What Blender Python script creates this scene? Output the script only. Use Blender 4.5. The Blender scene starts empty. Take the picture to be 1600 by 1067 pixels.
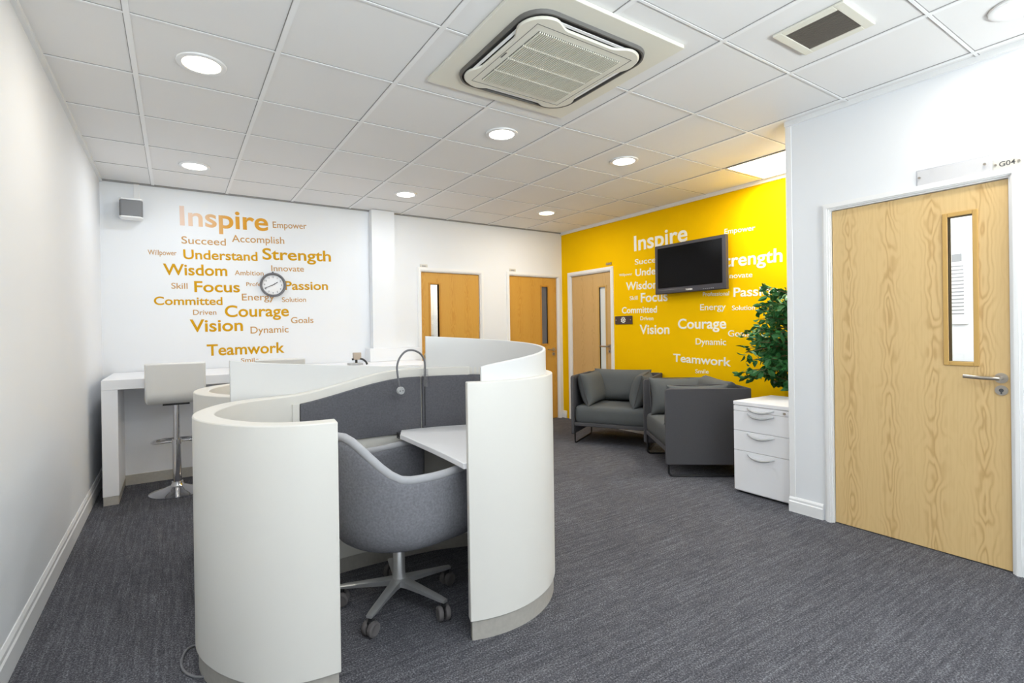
import bpy, bmesh, math, random
from mathutils import Vector, Matrix
random.seed(7)
C = bpy.context.scene.collection
SC = bpy.context.scene
PI = math.pi
H = 2.626                      # ceiling height

# ------------------------------------------------------------------ camera
cd = bpy.data.cameras.new('camera'); cam = bpy.data.objects.new('camera', cd); C.objects.link(cam)
yaw, pitch, roll = .5669, -.0020, -.0143
fw = Vector((math.sin(yaw)*math.cos(pitch), math.cos(yaw)*math.cos(pitch), math.sin(pitch)))
r0 = Vector((math.cos(yaw), -math.sin(yaw), 0)); u0 = r0.cross(fw)
rr = r0*math.cos(roll) + u0*math.sin(roll); uu = u0*math.cos(roll) - r0*math.sin(roll)
M = Matrix((rr, uu, -fw)).transposed().to_4x4(); M.translation = (.7589, -5.6611, 1.252)
cam.matrix_world = M
cd.sensor_width = 36; cd.sensor_fit = 'HORIZONTAL'; cd.lens = 790.57/1600*36
cd.shift_x = (800-777.54)/1600; cd.shift_y = (518.10-533.5)/1600
cd.clip_start = .02
SC.camera = cam

# ------------------------------------------------------------------ world, exposure, large lights
wd = bpy.data.worlds.new('world'); SC.world = wd; wd.use_nodes = True
bg = wd.node_tree.nodes['Background']; bg.inputs[0].default_value = (.82, .90, 1, 1); bg.inputs[1].default_value = 1.0
SC.view_settings.view_transform = 'Standard'; SC.view_settings.look = 'None'
SC.view_settings.exposure = 0.10; SC.view_settings.gamma = 1.0; SC.view_settings.use_curve_mapping = False

def area(name, loc, power, sx, sy=None, rot=(0, 0, 0), col=(1, 1, 1), disk=False, spread=PI):
    l = bpy.data.lights.new(name, 'AREA'); l.energy = power; l.color = col; l.spread = spread
    l.shape = 'DISK' if disk else 'RECTANGLE'; l.size = sx
    if not disk: l.size_y = sy
    o = bpy.data.objects.new(name, l); C.objects.link(o); o.location = loc; o.rotation_euler = rot
    return o
# daylight is an added fill lamp outside the invented window behind the camera
area('window_fill', (2.25, -8.35, 1.55), 22, 3.3, 1.7, (PI/2, 0, 0), (.92, .965, 1))
# added fill lamp beyond that window, tilted up to brighten the ceiling
area('ceiling_fill', (2.25, -8.75, .55), 225, 3.3, 1.2, (PI/2+.74, 0, 0), (.92, .965, 1), spread=1.7)

# ------------------------------------------------------------------ materials
def lin(c):
    return tuple(((x/255)/12.92 if x/255 <= .04045 else ((x/255+.055)/1.055)**2.4) for x in c) + (1,)
def mat(name, rgb, rough=.5, metal=0, noise=0, nscale=40, bump=0, bscale=200, spec=.5, coat=0):
    m = bpy.data.materials.new(name); m.use_nodes = True
    N = m.node_tree.nodes; L = m.node_tree.links; b = N['Principled BSDF']
    b.inputs['Roughness'].default_value = rough; b.inputs['Metallic'].default_value = metal
    b.inputs['Specular IOR Level'].default_value = spec; b.inputs['Coat Weight'].default_value = coat
    col = lin(rgb)
    tc = N.new('ShaderNodeTexCoord')
    nz = N.new('ShaderNodeTexNoise'); nz.inputs['Scale'].default_value = nscale; nz.inputs['Detail'].default_value = 4
    L.new(tc.outputs['Object'], nz.inputs['Vector'])
    mx = N.new('ShaderNodeMix'); mx.data_type = 'RGBA'
    k = noise
    mx.inputs['A'].default_value = tuple(min(1, x*(1-k)) for x in col[:3]) + (1,)
    mx.inputs['B'].default_value = tuple(min(1, x*(1+k)) for x in col[:3]) + (1,)
    L.new(nz.outputs['Fac'], mx.inputs['Factor']); L.new(mx.outputs['Result'], b.inputs['Base Color'])
    if bump:
        n2 = N.new('ShaderNodeTexNoise'); n2.inputs['Scale'].default_value = bscale; n2.inputs['Detail'].default_value = 3
        L.new(tc.outputs['Object'], n2.inputs['Vector'])
        bp = N.new('ShaderNodeBump'); bp.inputs['Strength'].default_value = bump; bp.inputs['Distance'].default_value = .002
        L.new(n2.outputs['Fac'], bp.inputs['Height']); L.new(bp.outputs['Normal'], b.inputs['Normal'])
    return m
def emit(name, rgb, strength):
    m = bpy.data.materials.new(name); m.use_nodes = True
    b = m.node_tree.nodes['Principled BSDF']
    b.inputs['Base Color'].default_value = (.8, .8, .8, 1)
    b.inputs['Emission Color'].default_value = lin(rgb); b.inputs['Emission Strength'].default_value = strength
    return m
def glass(name, tint, rough=0, alpha_mix=.12):
    m = bpy.data.materials.new(name); m.use_nodes = True
    N = m.node_tree.nodes; L = m.node_tree.links; N.remove(N['Principled BSDF'])
    t = N.new('ShaderNodeBsdfTransparent'); t.inputs[0].default_value = lin(tint)
    g = N.new('ShaderNodeBsdfGlossy'); g.inputs['Roughness'].default_value = rough
    mx = N.new('ShaderNodeMixShader'); mx.inputs[0].default_value = alpha_mix
    L.new(t.outputs[0], mx.inputs[1]); L.new(g.outputs[0], mx.inputs[2]); L.new(mx.outputs[0], N['Material Output'].inputs[0])
    return m

def wood(name, light, dark, swap=False, seed=0):
    """veneer with upright cathedral grain; the leaf lies in the x-z (or y-z if swap) plane"""
    m = bpy.data.materials.new(name); m.use_nodes = True
    N = m.node_tree.nodes; L = m.node_tree.links; b = N['Principled BSDF']
    b.inputs['Roughness'].default_value = .42
    tc = N.new('ShaderNodeTexCoord'); sep = N.new('ShaderNodeSeparateXYZ'); L.new(tc.outputs['Object'], sep.inputs[0])
    hor = sep.outputs['Y' if swap else 'X']; ver = sep.outputs['Z']
    def math_(op, a, bb, cl=False):
        n = N.new('ShaderNodeMath'); n.operation = op; n.use_clamp = cl
        for i, v in enumerate((a, bb)):
            if v is None: continue
            if isinstance(v, (int, float)): n.inputs[i].default_value = v
            else: L.new(v, n.inputs[i])
        return n.outputs[0]
    def comb(x, y, z):
        n = N.new('ShaderNodeCombineXYZ')
        for i, v in enumerate((x, y, z)):
            if isinstance(v, (int, float)): n.inputs[i].default_value = v
            else: L.new(v, n.inputs[i])
        return n.outputs[0]
    # distance field repeating across leaves of veneer, bent by stretched noise
    per = .205
    h2 = math_('ADD', hor, seed*.37)
    cell = math_('PINGPONG', h2, per/2)
    n1 = N.new('ShaderNodeTexNoise'); n1.inputs['Scale'].default_value = 1.0; n1.inputs['Detail'].default_value = 2.0
    L.new(comb(math_('MULTIPLY', h2, 9), seed*3.1, math_('MULTIPLY', ver, 3.4)), n1.inputs['Vector'])
    n2 = N.new('ShaderNodeTexNoise'); n2.inputs['Scale'].default_value = 1.0; n2.inputs['Detail'].default_value = 3.0
    L.new(comb(math_('MULTIPLY', h2, 160), 2.0, math_('MULTIPLY', ver, 3)), n2.inputs['Vector'])
    fld = math_('ADD', math_('MULTIPLY', cell, 9.0), math_('MULTIPLY', n1.outputs['Fac'], 2.1))
    ring = math_('SINE', math_('MULTIPLY', fld, 24.0), None)
    near = math_('SUBTRACT', 1.0, math_('MULTIPLY', cell, 17.0), True)      # figure strongest at the heart of each leaf
    ring = math_('MULTIPLY', math_('POWER', math_('MULTIPLY_ADD', ring, .5), 1.6) if False else math_('POWER', math_('ADD', math_('MULTIPLY', ring, .5), .5), 2.2), math_('ADD', math_('MULTIPLY', near, .72), .10))
    f = math_('ADD', math_('MULTIPLY', ring, .85), math_('MULTIPLY', math_('SUBTRACT', n2.outputs['Fac'], .45), .55), True)
    mx = N.new('ShaderNodeMix'); mx.data_type = 'RGBA'
    mx.inputs['A'].default_value = lin(light); mx.inputs['B'].default_value = lin(dark)
    L.new(f, mx.inputs['Factor']); L.new(mx.outputs['Result'], b.inputs['Base Color'])
    return m

def carpet_mat():
    m = bpy.data.materials.new('carpet'); m.use_nodes = True
    N = m.node_tree.nodes; L = m.node_tree.links; b = N['Principled BSDF']
    b.inputs['Roughness'].default_value = .95; b.inputs['Specular IOR Level'].default_value = .15
    tc = N.new('ShaderNodeTexCoord')
    def noise(scale, mapscale, detail=2):
        mp = N.new('ShaderNodeMapping'); mp.inputs['Scale'].default_value = mapscale; L.new(tc.outputs['Object'], mp.inputs['Vector'])
        n = N.new('ShaderNodeTexNoise'); n.inputs['Scale'].default_value = scale; n.inputs['Detail'].default_value = detail
        n.inputs['Roughness'].default_value = .7
        L.new(mp.outputs[0], n.inputs['Vector']); return n.outputs['Fac']
    fine = noise(150, (1, 1, 1), 3)
    along_y = noise(1, (64, 3.0, 1), 3); along_x = noise(1, (3.0, 64, 1), 3)
    sep = N.new('ShaderNodeSeparateXYZ'); L.new(tc.outputs['Object'], sep.inputs[0])
    gt = N.new('ShaderNodeMath'); gt.operation = 'GREATER_THAN'; L.new(sep.outputs['X'], gt.inputs[0]); gt.inputs[1].default_value = .95
    mxs = N.new('ShaderNodeMix'); L.new(gt.outputs[0], mxs.inputs['Factor']); L.new(along_y, mxs.inputs['A']); L.new(along_x, mxs.inputs['B'])
    sx = mxs.outputs['Result']; sy = noise(1, (22, 22, 1), 3)
    big = noise(1.3, (1, 1, 1), 2)
    def mth(op, a, bb):
        n = N.new('ShaderNodeMath'); n.operation = op
        for i, v in enumerate((a, bb)):
            if isinstance(v, (int, float)): n.inputs[i].default_value = v
            else: L.new(v, n.inputs[i])
        return n.outputs[0]
    s = mth('ADD', mth('MULTIPLY', fine, .64), mth('ADD', mth('MULTIPLY', sx, .21), mth('ADD', mth('MULTIPLY', sy, .12), mth('MULTIPLY', big, .06))))
    cr = N.new('ShaderNodeValToRGB'); cr.color_ramp.elements[0].position = .36; cr.color_ramp.elements[1].position = .70
    cr.color_ramp.elements[0].color = lin((44, 44, 49)); cr.color_ramp.elements[1].color = lin((156, 157, 163))
    e = cr.color_ramp.elements.new(.52); e.color = lin((86, 86, 92))
    L.new(s, cr.inputs[0]); L.new(cr.outputs[0], b.inputs['Base Color'])
    bp = N.new('ShaderNodeBump'); bp.inputs['Strength'].default_value = .6; bp.inputs['Distance'].default_value = .004
    L.new(fine, bp.inputs['Height']); L.new(bp.outputs['Normal'], b.inputs['Normal'])
    return m

MW = mat('wall_white', (236, 238, 241), .7, noise=.015, nscale=3)
MTILE = mat('ceiling_tile', (238, 237, 236), .9, noise=.03, nscale=1.2, bump=.1, bscale=300)
MGRID = mat('grid_white', (246, 246, 246), .5)
MGAPSHADE = mat('painted_shadow_gap', (150, 148, 146), .8)  # grey stands in for shade at the ceiling edge and grid bars
MYEL = mat('wall_yellow', (250, 199, 0), .85, noise=.02, nscale=3, spec=.08)
MTRIM = mat('trim_white', (240, 240, 240), .4)
MCARP = carpet_mat()
MPOD = mat('pod_white', (226, 223, 216), .38, noise=.01, nscale=2)
MPODSCR = mat('pod_screen', (222, 221, 219), .45)
MSTEEL = mat('brushed_steel', (200, 195, 186), .42, .35, noise=.12, nscale=60)
MCHROME = mat('chrome', (225, 225, 228), .07, 1)
MALU = mat('polished_aluminium', (214, 214, 214), .3, .75)
MSAT = mat('satin_nickel', (190, 182, 172), .32, 1)
MFAB = mat('panel_fabric', (101, 101, 106), .95, noise=.34, nscale=120, bump=.4, bscale=500, spec=.2)
MTUB = mat('tub_fabric', (130, 130, 136), .95, noise=.38, nscale=110, bump=.4, bscale=500, spec=.2)
MPIPE = mat('piping', (178, 178, 182), .9, noise=.06, nscale=200, spec=.2)
MARM = mat('armchair_fabric', (92, 95, 96), .9, noise=.1, nscale=140, bump=.25, bscale=600, spec=.25)
MARMD = mat('armchair_shell', (82, 81, 84), .9, noise=.1, nscale=140, bump=.25, bscale=600, spec=.25)
MBLACK = mat('black_metal', (28, 28, 30), .4)
MBLKPL = mat('black_plastic', (34, 34, 36), .35)
MTYRE = mat('caster_grey', (96, 92, 92), .6)
MLEATH = mat('stool_leatherette', (230, 229, 226), .42, noise=.02, nscale=6)
MDOORF = wood('ash_veneer_pale', (226, 194, 138), (192, 150, 94), True, 3)
MDOORB = wood('veneer_honey', (208, 156, 66), (192, 132, 42), False, 5)
MDOORY = wood('veneer_tan', (214, 178, 120), (196, 156, 98), True, 9)
MLIP = mat('door_lipping', (205, 165, 95), .45)
MLIPB = mat('door_lipping_honey', (196, 138, 46), .45)
MGLASS = glass('clear_glass', (250, 252, 251), 0, .06)
MFROST = mat('frosted_film', (236, 240, 240), .5)
MSMOKE = mat('dark_glazing', (104, 106, 112), .12)
MACRYL = glass('clear_acrylic', (244, 244, 246), .05, .1)
MPED = mat('pedestal_white', (246, 246, 249), .35)
MHAND = mat('handle_silver', (196, 198, 200), .35, .6)
MLEAF = mat('ficus_leaf', (52, 112, 60), .42, noise=.75, nscale=9, spec=.35)
MBARK = mat('bark', (120, 96, 66), .85, noise=.2)
MPOT = mat('pot', (60, 58, 56), .5)
MGOLD = mat('gold_vinyl', (208, 154, 12), .6, spec=.15, noise=.06, nscale=1.5)
MGOLDB = mat('bronze_vinyl', (196, 146, 76), .45, noise=.06, nscale=1.5)
MWVIN = mat('white_vinyl', (250, 248, 240), .5)
MTVB = mat('tv_bezel', (72, 70, 75), .25, .3)
MTVS = mat('tv_screen', (9, 8, 10), .2, spec=.12)
MAC = mat('cassette_cream', (232, 229, 216), .5)
MACD = mat('cassette_dark', (66, 64, 62), .6)
MACG = mat('cassette_slot_grey', (104, 102, 99), .5)
MGRIL = mat('grille_dark', (112, 106, 98), .7)
MCLK = mat('clock_grey', (112, 112, 116), .4)
MFACE = mat('clock_face', (238, 238, 240), .5)
MSPKG = mat('speaker_mesh', (128, 129, 132), .6, noise=.15, nscale=300)
MSIGN = mat('plaque_dark', (74, 60, 58), .45)
MBEIGE = mat('beige_plastic', (182, 168, 152), .5)
MGREYP = mat('grey_plastic', (176, 178, 180), .4)
MCABLE = mat('grey_cable', (120, 120, 124), .5)
MLAMPON = emit('lamp_cool', (255, 252, 246), 9)
MLAMPW = emit('lamp_warm', (255, 240, 205), 9)
MPANELON = emit('panel_on', (255, 253, 244), 5)
MPAPER = mat('paper', (240, 240, 240), .8)
MPLATE = mat('plate_cream', (214, 211, 203), .4)
MINK = mat('grey_print', (150, 150, 152), .8)
MDINK = mat('dark_print', (80, 80, 82), .6)

# ------------------------------------------------------------------ helpers
def tag(o, label=None, cat=None, group=None, kind=None):
    if label: o['label'] = label
    if cat: o['category'] = cat
    if group: o['group'] = group
    if kind: o['kind'] = kind
    return o
def thing(name, label, cat, loc=(0, 0, 0), rz=0, group=None):
    o = bpy.data.objects.new(name, None); C.objects.link(o); o.empty_display_size = .1
    o.location = loc; o.rotation_euler = (0, 0, rz)
    return tag(o, label, cat, group)
def obj(name, bm, m, parent=None, smooth=False, bevel=0, seg=2, solid=0, sub=0):
    me = bpy.data.meshes.new(name)
    bmesh.ops.recalc_face_normals(bm, faces=bm.faces)
    if smooth:
        for f in bm.faces: f.smooth = True
    bm.to_mesh(me); bm.free()
    me.materials.append(m)
    o = bpy.data.objects.new(name, me); C.objects.link(o)
    if parent: o.parent = parent
    if solid:
        md = o.modifiers.new('solid', 'SOLIDIFY'); md.thickness = solid; md.offset = 0
    if bevel:
        md = o.modifiers.new('bevel', 'BEVEL'); md.width = bevel; md.segments = seg; md.limit_method = 'ANGLE'; md.angle_limit = math.radians(40)
    if sub:
        md = o.modifiers.new('sub', 'SUBSURF'); md.levels = sub; md.render_levels = sub
    if smooth and not sub:
        try: me.set_sharp_from_angle(angle=math.radians(38))
        except Exception: pass
    return o
def struct(name, bm, m, label, parent=None, **k):
    o = obj(name, bm, m, parent, **k)
    if parent is None: tag(o, label, 'room', None, 'structure')
    return o
def BM(): return bmesh.new()
def box(bm, x0, y0, z0, x1, y1, z1, M_=None):
    vs = [bm.verts.new(p) for p in ((x0,y0,z0),(x1,y0,z0),(x1,y1,z0),(x0,y1,z0),(x0,y0,z1),(x1,y0,z1),(x1,y1,z1),(x0,y1,z1))]
    if M_:
        for v in vs: v.co = M_ @ v.co
    for f in ((0,3,2,1),(4,5,6,7),(0,1,5,4),(1,2,6,5),(2,3,7,6),(3,0,4,7)):
        bm.faces.new([vs[i] for i in f])
    return bm
def B(*a): return box(BM(), *a)
def frame(d):
    d = d.normalized(); a = Vector((0, 0, 1)) if abs(d.z) < .9 else Vector((1, 0, 0))
    s = d.cross(a).normalized(); return s, s.cross(d).normalized()
def tube(bm, pts, r, n=10, cap=True, closed=False):
    pts = [Vector(p) for p in pts]; rings = []
    R_ = r if isinstance(r, (list, tuple)) else [r]*len(pts)
    s = None
    for i, p in enumerate(pts):
        if closed: d = pts[(i+1) % len(pts)] - pts[i-1]
        else: d = pts[min(i+1, len(pts)-1)] - pts[max(i-1, 0)]
        d.normalize()
        if s is None: s, t = frame(d)
        else:
            s = (s - d*s.dot(d)).normalized(); t = s.cross(d).normalized()
        rings.append([bm.verts.new(p + (s*math.cos(2*PI*k/n) + t*math.sin(2*PI*k/n))*R_[i]) for k in range(n)])
    m = len(rings)
    for i in range(m if closed else m-1):
        a, b = rings[i], rings[(i+1) % m]
        for k in range(n):
            bm.faces.new((a[k], a[(k+1) % n], b[(k+1) % n], b[k]))
    if cap and not closed:
        bm.faces.new(rings[0]); bm.faces.new(rings[-1][::-1])
    return bm
def smoothpath(pts, n=8, closed=False):
    P = [Vector(p) for p in pts]; out = []
    m = len(P)
    for i in range(m if closed else m-1):
        if closed: a, b, c, d = P[i-1], P[i], P[(i+1) % m], P[(i+2) % m]
        else: a, b, c, d = P[max(i-1, 0)], P[i], P[i+1], P[min(i+2, m-1)]
        for k in range(n):
            t = k/n
            out.append(.5*((2*b) + (c-a)*t + (2*a-5*b+4*c-d)*t*t + (3*b-a-3*c+d)*t*t*t))
    if not closed: out.append(P[-1])
    return out
def lathe(bm, prof, n=32, M_=None):
    rings = []
    for r, z in prof:
        if r < 1e-5: rings.append([bm.verts.new((0, 0, z))])
        else: rings.append([bm.verts.new((r*math.cos(2*PI*k/n), r*math.sin(2*PI*k/n), z)) for k in range(n)])
    for a, b in zip(rings, rings[1:]):
        for k in range(n):
            k2 = (k+1) % n
            if len(a) == 1 and len(b) == 1: continue
            if len(a) == 1: bm.faces.new((a[0], b[k2], b[k]))
            elif len(b) == 1: bm.faces.new((a[k], a[k2], b[0]))
            else: bm.faces.new((a[k], a[k2], b[k2], b[k]))
    if M_:
        for rg in rings:
            for v in rg: v.co = M_ @ v.co
    return bm
def ribbon(bm, path, th, z0, z1):
    """upright wall following a plan path; z0, z1 numbers or one value per point"""
    n = len(path); P = [Vector((p[0], p[1])) for p in path]
    rows = []
    for i in range(n):
        d = (P[min(i+1, n-1)] - P[max(i-1, 0)]).normalized(); nn = Vector((-d.y, d.x))*th/2
        a = z0[i] if isinstance(z0, (list, tuple)) else z0; b = z1[i] if isinstance(z1, (list, tuple)) else z1
        L_, R_ = P[i]+nn, P[i]-nn
        rows.append([bm.verts.new((q.x, q.y, z)) for q, z in ((L_, a), (R_, a), (R_, b), (L_, b))])
    for a, b in zip(rows, rows[1:]):
        for k in range(4): bm.faces.new((a[k], a[(k+1) % 4], b[(k+1) % 4], b[k]))
    bm.faces.new(rows[0]); bm.faces.new(rows[-1][::-1])
    return bm
def arc(cx, cy, r, a0, a1, n=24):
    return [(cx+r*math.cos(math.radians(a0+(a1-a0)*k/n)), cy+r*math.sin(math.radians(a0+(a1-a0)*k/n))) for k in range(n+1)]
def prism(bm, poly, z0, z1):
    a = [bm.verts.new((x, y, z0)) for x, y in poly]; b = [bm.verts.new((x, y, z1)) for x, y in poly]
    n = len(poly)
    bm.faces.new(a[::-1]); bm.faces.new(b)
    for k in range(n): bm.faces.new((a[k], a[(k+1) % n], b[(k+1) % n], b[k]))
    return bm
def pillow(bm, w, h, t, M_=None, p=4.0, nu=16, pinch=.06):
    """stuffed cushion in the local x-z plane (w by h) with thickness t along y"""
    def pt(u, v, s):
        e = max(0, (1-abs(u)**p)*(1-abs(v)**p))**.5
        k = 1 - pinch*(1-abs(u)**2)*abs(v)**6; k2 = 1 - pinch*(1-abs(v)**2)*abs(u)**6
        return Vector((u*w/2*k2, s*t/2*e, v*h/2*k))
    g = {}
    for s in (-1, 1):
        for i in range(nu+1):
            for j in range(nu+1):
                u = math.sin((i/nu*2-1)*PI/2); v = math.sin((j/nu*2-1)*PI/2)
                edge = i in (0, nu) or j in (0, nu)
                key = (i, j, 0 if edge else s)
                if key not in g:
                    q = pt(u, v, s); g[key] = bm.verts.new(M_ @ q if M_ else q)
    for s in (-1, 1):
        for i in range(nu):
            for j in range(nu):
                ks = []
                for a, b in ((i, j), (i+1, j), (i+1, j+1), (i, j+1)):
                    e = a in (0, nu) or b in (0, nu); ks.append(g[(a, b, 0 if e else s)])
                bm.faces.new(ks if s > 0 else ks[::-1])
    return bm
def text_bm(s, bold=0, depth=.0):
    cu = bpy.data.curves.new('txt', 'FONT'); cu.body = s; cu.size = 1; cu.offset = bold; cu.extrude = depth; cu.resolution_u = 6
    o = bpy.data.objects.new('txt', cu); C.objects.link(o)
    dg = bpy.context.evaluated_depsgraph_get(); dg.update()
    me = bpy.data.meshes.new_from_object(o.evaluated_get(dg))
    bm = BM(); bm.from_mesh(me)
    for f in bm.faces: f.smooth = False
    bpy.data.objects.remove(o); bpy.data.curves.remove(cu); bpy.data.meshes.remove(me)
    return bm
CAPH = {}
def cap_height(bold):
    if bold not in CAPH:
        b = text_bm('I', bold); CAPH[bold] = max(v.co.y for v in b.verts) - min(v.co.y for v in b.verts); b.free()
    return CAPH[bold]
def fit_text(s, width, cap, bold=.0, thick=.0015):
    """text mesh with baseline at z = 0, x from 0 to width, in the x-z plane, front towards -y"""
    bm = text_bm(s, bold)
    x0 = min(v.co.x for v in bm.verts); x1 = max(v.co.x for v in bm.verts)
    sx = width/(x1-x0); sz = cap/cap_height(bold)
    for v in bm.verts: v.co = Vector(((v.co.x-x0)*sx, 0, v.co.y*sz))
    r = bmesh.ops.extrude_face_region(bm, geom=bm.faces[:])
    for g in r['geom']:
        if isinstance(g, bmesh.types.BMVert): g.co.y -= thick
    return bm
def copy_tree(o, parent=None, **props):
    c = o.copy(); C.objects.link(c)
    if parent: c.parent = parent
    for k, v in props.items(): c[k] = v
    for ch in list(o.children): copy_tree(ch, c)
    return c
def xform(bm, M_):
    bmesh.ops.transform(bm, matrix=M_, verts=bm.verts); return bm

# ------------------------------------------------------------------ room shell
XL, YB, XY, XG, YS = .213, -.054, 5.43, 4.276, -3.82      # left wall, far wall, yellow wall, wall with G04, end of that wall
YF = -8.0                                                  # wall behind the camera
struct('floor', B(-.1, YF-.2, -.12, 7.2, 1.6, 0), MCARP, 'dark grey loop pile carpet floor with fine streaks')

def wall(name, axis, at, th, u0, u1, holes, m, label, z1=H):
    """wall slab with rectangular holes (u0, u1, z0, z1); axis 'y' = runs along y at x = at"""
    us = sorted({u0, u1, *[h[0] for h in holes], *[h[1] for h in holes]}); zs = sorted({0, z1, *[h[2] for h in holes], *[h[3] for h in holes]})
    bm = BM()
    for a, b in zip(us, us[1:]):
        run = None
        for c, d in list(zip(zs, zs[1:])) + [(None, None)]:
            solid = c is not None and not any(h[0] <= a and b <= h[1] and h[2] <= c and d <= h[3] for h in holes)
            if solid: run = (run[0], d) if run else (c, d)
            elif run:
                if axis == 'y': box(bm, at, a, run[0], at+th, b, run[1])
                else: box(bm, a, at, run[0], b, at+th, run[1])
                run = None
    bmesh.ops.remove_doubles(bm, verts=bm.verts, dist=1e-5)
    return struct(name, bm, m, label)
wall('wall_left', 'y', XL-.12, .12, YF, YB+.1, [], MW, 'long plain white wall on the left')
D1 = (3.24, 4.075); D2 = (4.515, 5.35)            # door openings in the far wall (x)
wall('wall_back', 'x', YB, .1, XL-.12, XY+.1, [(D1[0], D1[1], 0, 1.985), (D2[0], D2[1], 0, 1.995)], MW, 'far white wall carrying the gold lettering and two honey doors')
DY = (-1.02, -.2)                                  # yellow wall door (y)
wall('wall_yellow', 'y', XY, .1, YS, YB, [(DY[0], DY[1], 0, 1.995)], MYEL, 'bright yellow wall with white lettering')
DG = (-4.91, -4.085)
wall('wall_right', 'y', XG, .1, YF, YS, [(DG[0], DG[1], 0, 1.985)], MW, 'white wall with the large pale ash door')
struct('wall_alcove', B(XG+.1, YS-.1, 0, 5.9, YS, H), MW, 'white side wall closing the alcove behind the pedestal')
wall('wall_front', 'x', YF-.1, .1, XL-.12, XG+.1, [(.6, 3.9, .7, 2.4)], MW, 'white wall behind the camera with an added wide window')
wf = BM()  # window added out of view as an opening for the fill lamps
for a in (.6, 1.68, 2.78, 3.85): box(wf, a, YF-.08, .7, a+.05, YF-.02, 2.4)
box(wf, .6, YF-.08, .7, 3.9, YF-.02, .76); box(wf, .6, YF-.08, 2.34, 3.9, YF-.02, 2.4)
w1 = struct('added_window_1', wf, MTRIM, 'wide white framed window added behind the camera to admit fill light')
obj('pane', B(.62, YF-.06, .72, 3.88, YF-.05, 2.38), MGLASS, w1)

# ceiling: 600 mm tiles on an exposed grid
ceil = struct('ceiling', B(XL-.12, YF-.1, H+.006, XY+.1, YB+.1, H+.1), MTILE, 'suspended ceiling of off white mineral tiles')
g = BM()
X_ = [.6*i for i in range(1, 9)]; Y_ = [-.6*j for j in range(1, 14)]
for x in X_:
    ya = YS if x > XG else YF
    box(g, x-.012, ya, H, x+.012, YB, H+.007)
for y in Y_:
    box(g, XL, y-.006, H+.001, (XY if y > YS else XG), y+.006, H+.007)
obj('grid', g, MGRID, ceil)
gd = BM()
for y in Y_:
    for s in (-1, 1):
        box(gd, XL, y+s*.0078-.0013, H+.0035, (XY if y > YS else XG), y+s*.0078+.0013, H+.0065)
for x in X_:
    ya = YS if x > XG else YF
    box(gd, x-.0138-.0014, ya, H+.0035, x-.0138+.0014, YB, H+.0065)  # shade along one side of each main bar, drawn as a grey strip
obj('tile_joint_shade', gd, MGAPSHADE, ceil)
bm = BM(); box(bm, XL, YF, H-.018, XL+.022, YB, H+.006)
struct('trim_1', bm, MTRIM, 'white ceiling edge trim along the left wall')
bm = BM(); box(bm, XL, YB-.02, H-.008, XY, YB, H+.006)  # dark strip that paints the shadow line at the wall top
struct('shade_strip', bm, MGAPSHADE, 'dark strip painted as the shadow line where the far wall meets the ceiling')
bm = BM(); box(bm, XY-.025, YS, H-.03, XY, YB, H+.006)
struct('trim_3', bm, MTRIM, 'white ceiling edge trim along the yellow wall')
bm = BM(); box(bm, XG-.022, YF, H-.025, XG, YS, H+.006)
struct('trim_4', bm, MTRIM, 'white ceiling edge trim above the wall with the large door')
bm = BM(); box(bm, XG-.004, YS-.035, 0, XG+.1, YS+.004, H)
struct('trim_5', bm, MTRIM, 'white corner bead at the end of the wall beside the pedestal', bevel=.002)

# skirtings
def skirt(name, axis, at, sgn, u0, u1, label, h=.12):
    prof = [(0, 0), (.016, 0), (.016, h*.68), (.011, h*.74), (.011, h*.88), (.004, h), (0, h)]
    bm = BM(); e = []
    for u in (u0, u1):
        e.append([bm.verts.new((at+sgn*p, u, z) if axis == 'y' else (u, at+sgn*p, z)) for p, z in prof])
    n = len(prof)
    for k in range(n): bm.faces.new((e[0][k], e[0][(k+1) % n], e[1][(k+1) % n], e[1][k]))
    bm.faces.new(e[0]); bm.faces.new(e[1][::-1])
    return struct(name, bm, MTRIM, label)
skirt('baseboard_left', 'y', XL, 1, YF, YB, 'white moulded skirting along the left wall', .13)
skirt('baseboard_back', 'x', YB, -1, 3.0, D1[0]-.06, 'white skirting on the far wall left of the first honey door', .1)
skirt('baseboard_corner', 'x', YB, -1, D1[1]+.06, D2[0]-.06, 'white skirting on the far wall between the two honey doors', .1)
skirt('baseboard_yellow', 'y', XY, -1, YS, DY[0]-.07, 'white skirting along the yellow wall behind the armchairs', .1)
skirt('baseboard_nook', 'y', XY, -1, DY[1]+.07, YB, 'short white skirting in the yellow corner beside the tan door', .1)
skirt('baseboard_right', 'y', XG, -1, DG[1]+.055, YS+.004, 'short white skirting between the large door and the wall end', .1)
skirt('baseboard_front', 'y', XG, -1, YF, DG[0]-.055, 'white skirting right of the large door', .1)

# column and boxed ledge on the far wall
struct('wall_column', B(2.62, YB-.1, 0, 2.885, YB+.02, H), MW, 'white square column standing against the far wall')
struct('trim_6', B(2.56, -.22, .927, 3.16, YB+.01, 1.075), MW, 'low white boxed ledge at the foot of the column', bevel=.004)

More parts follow.
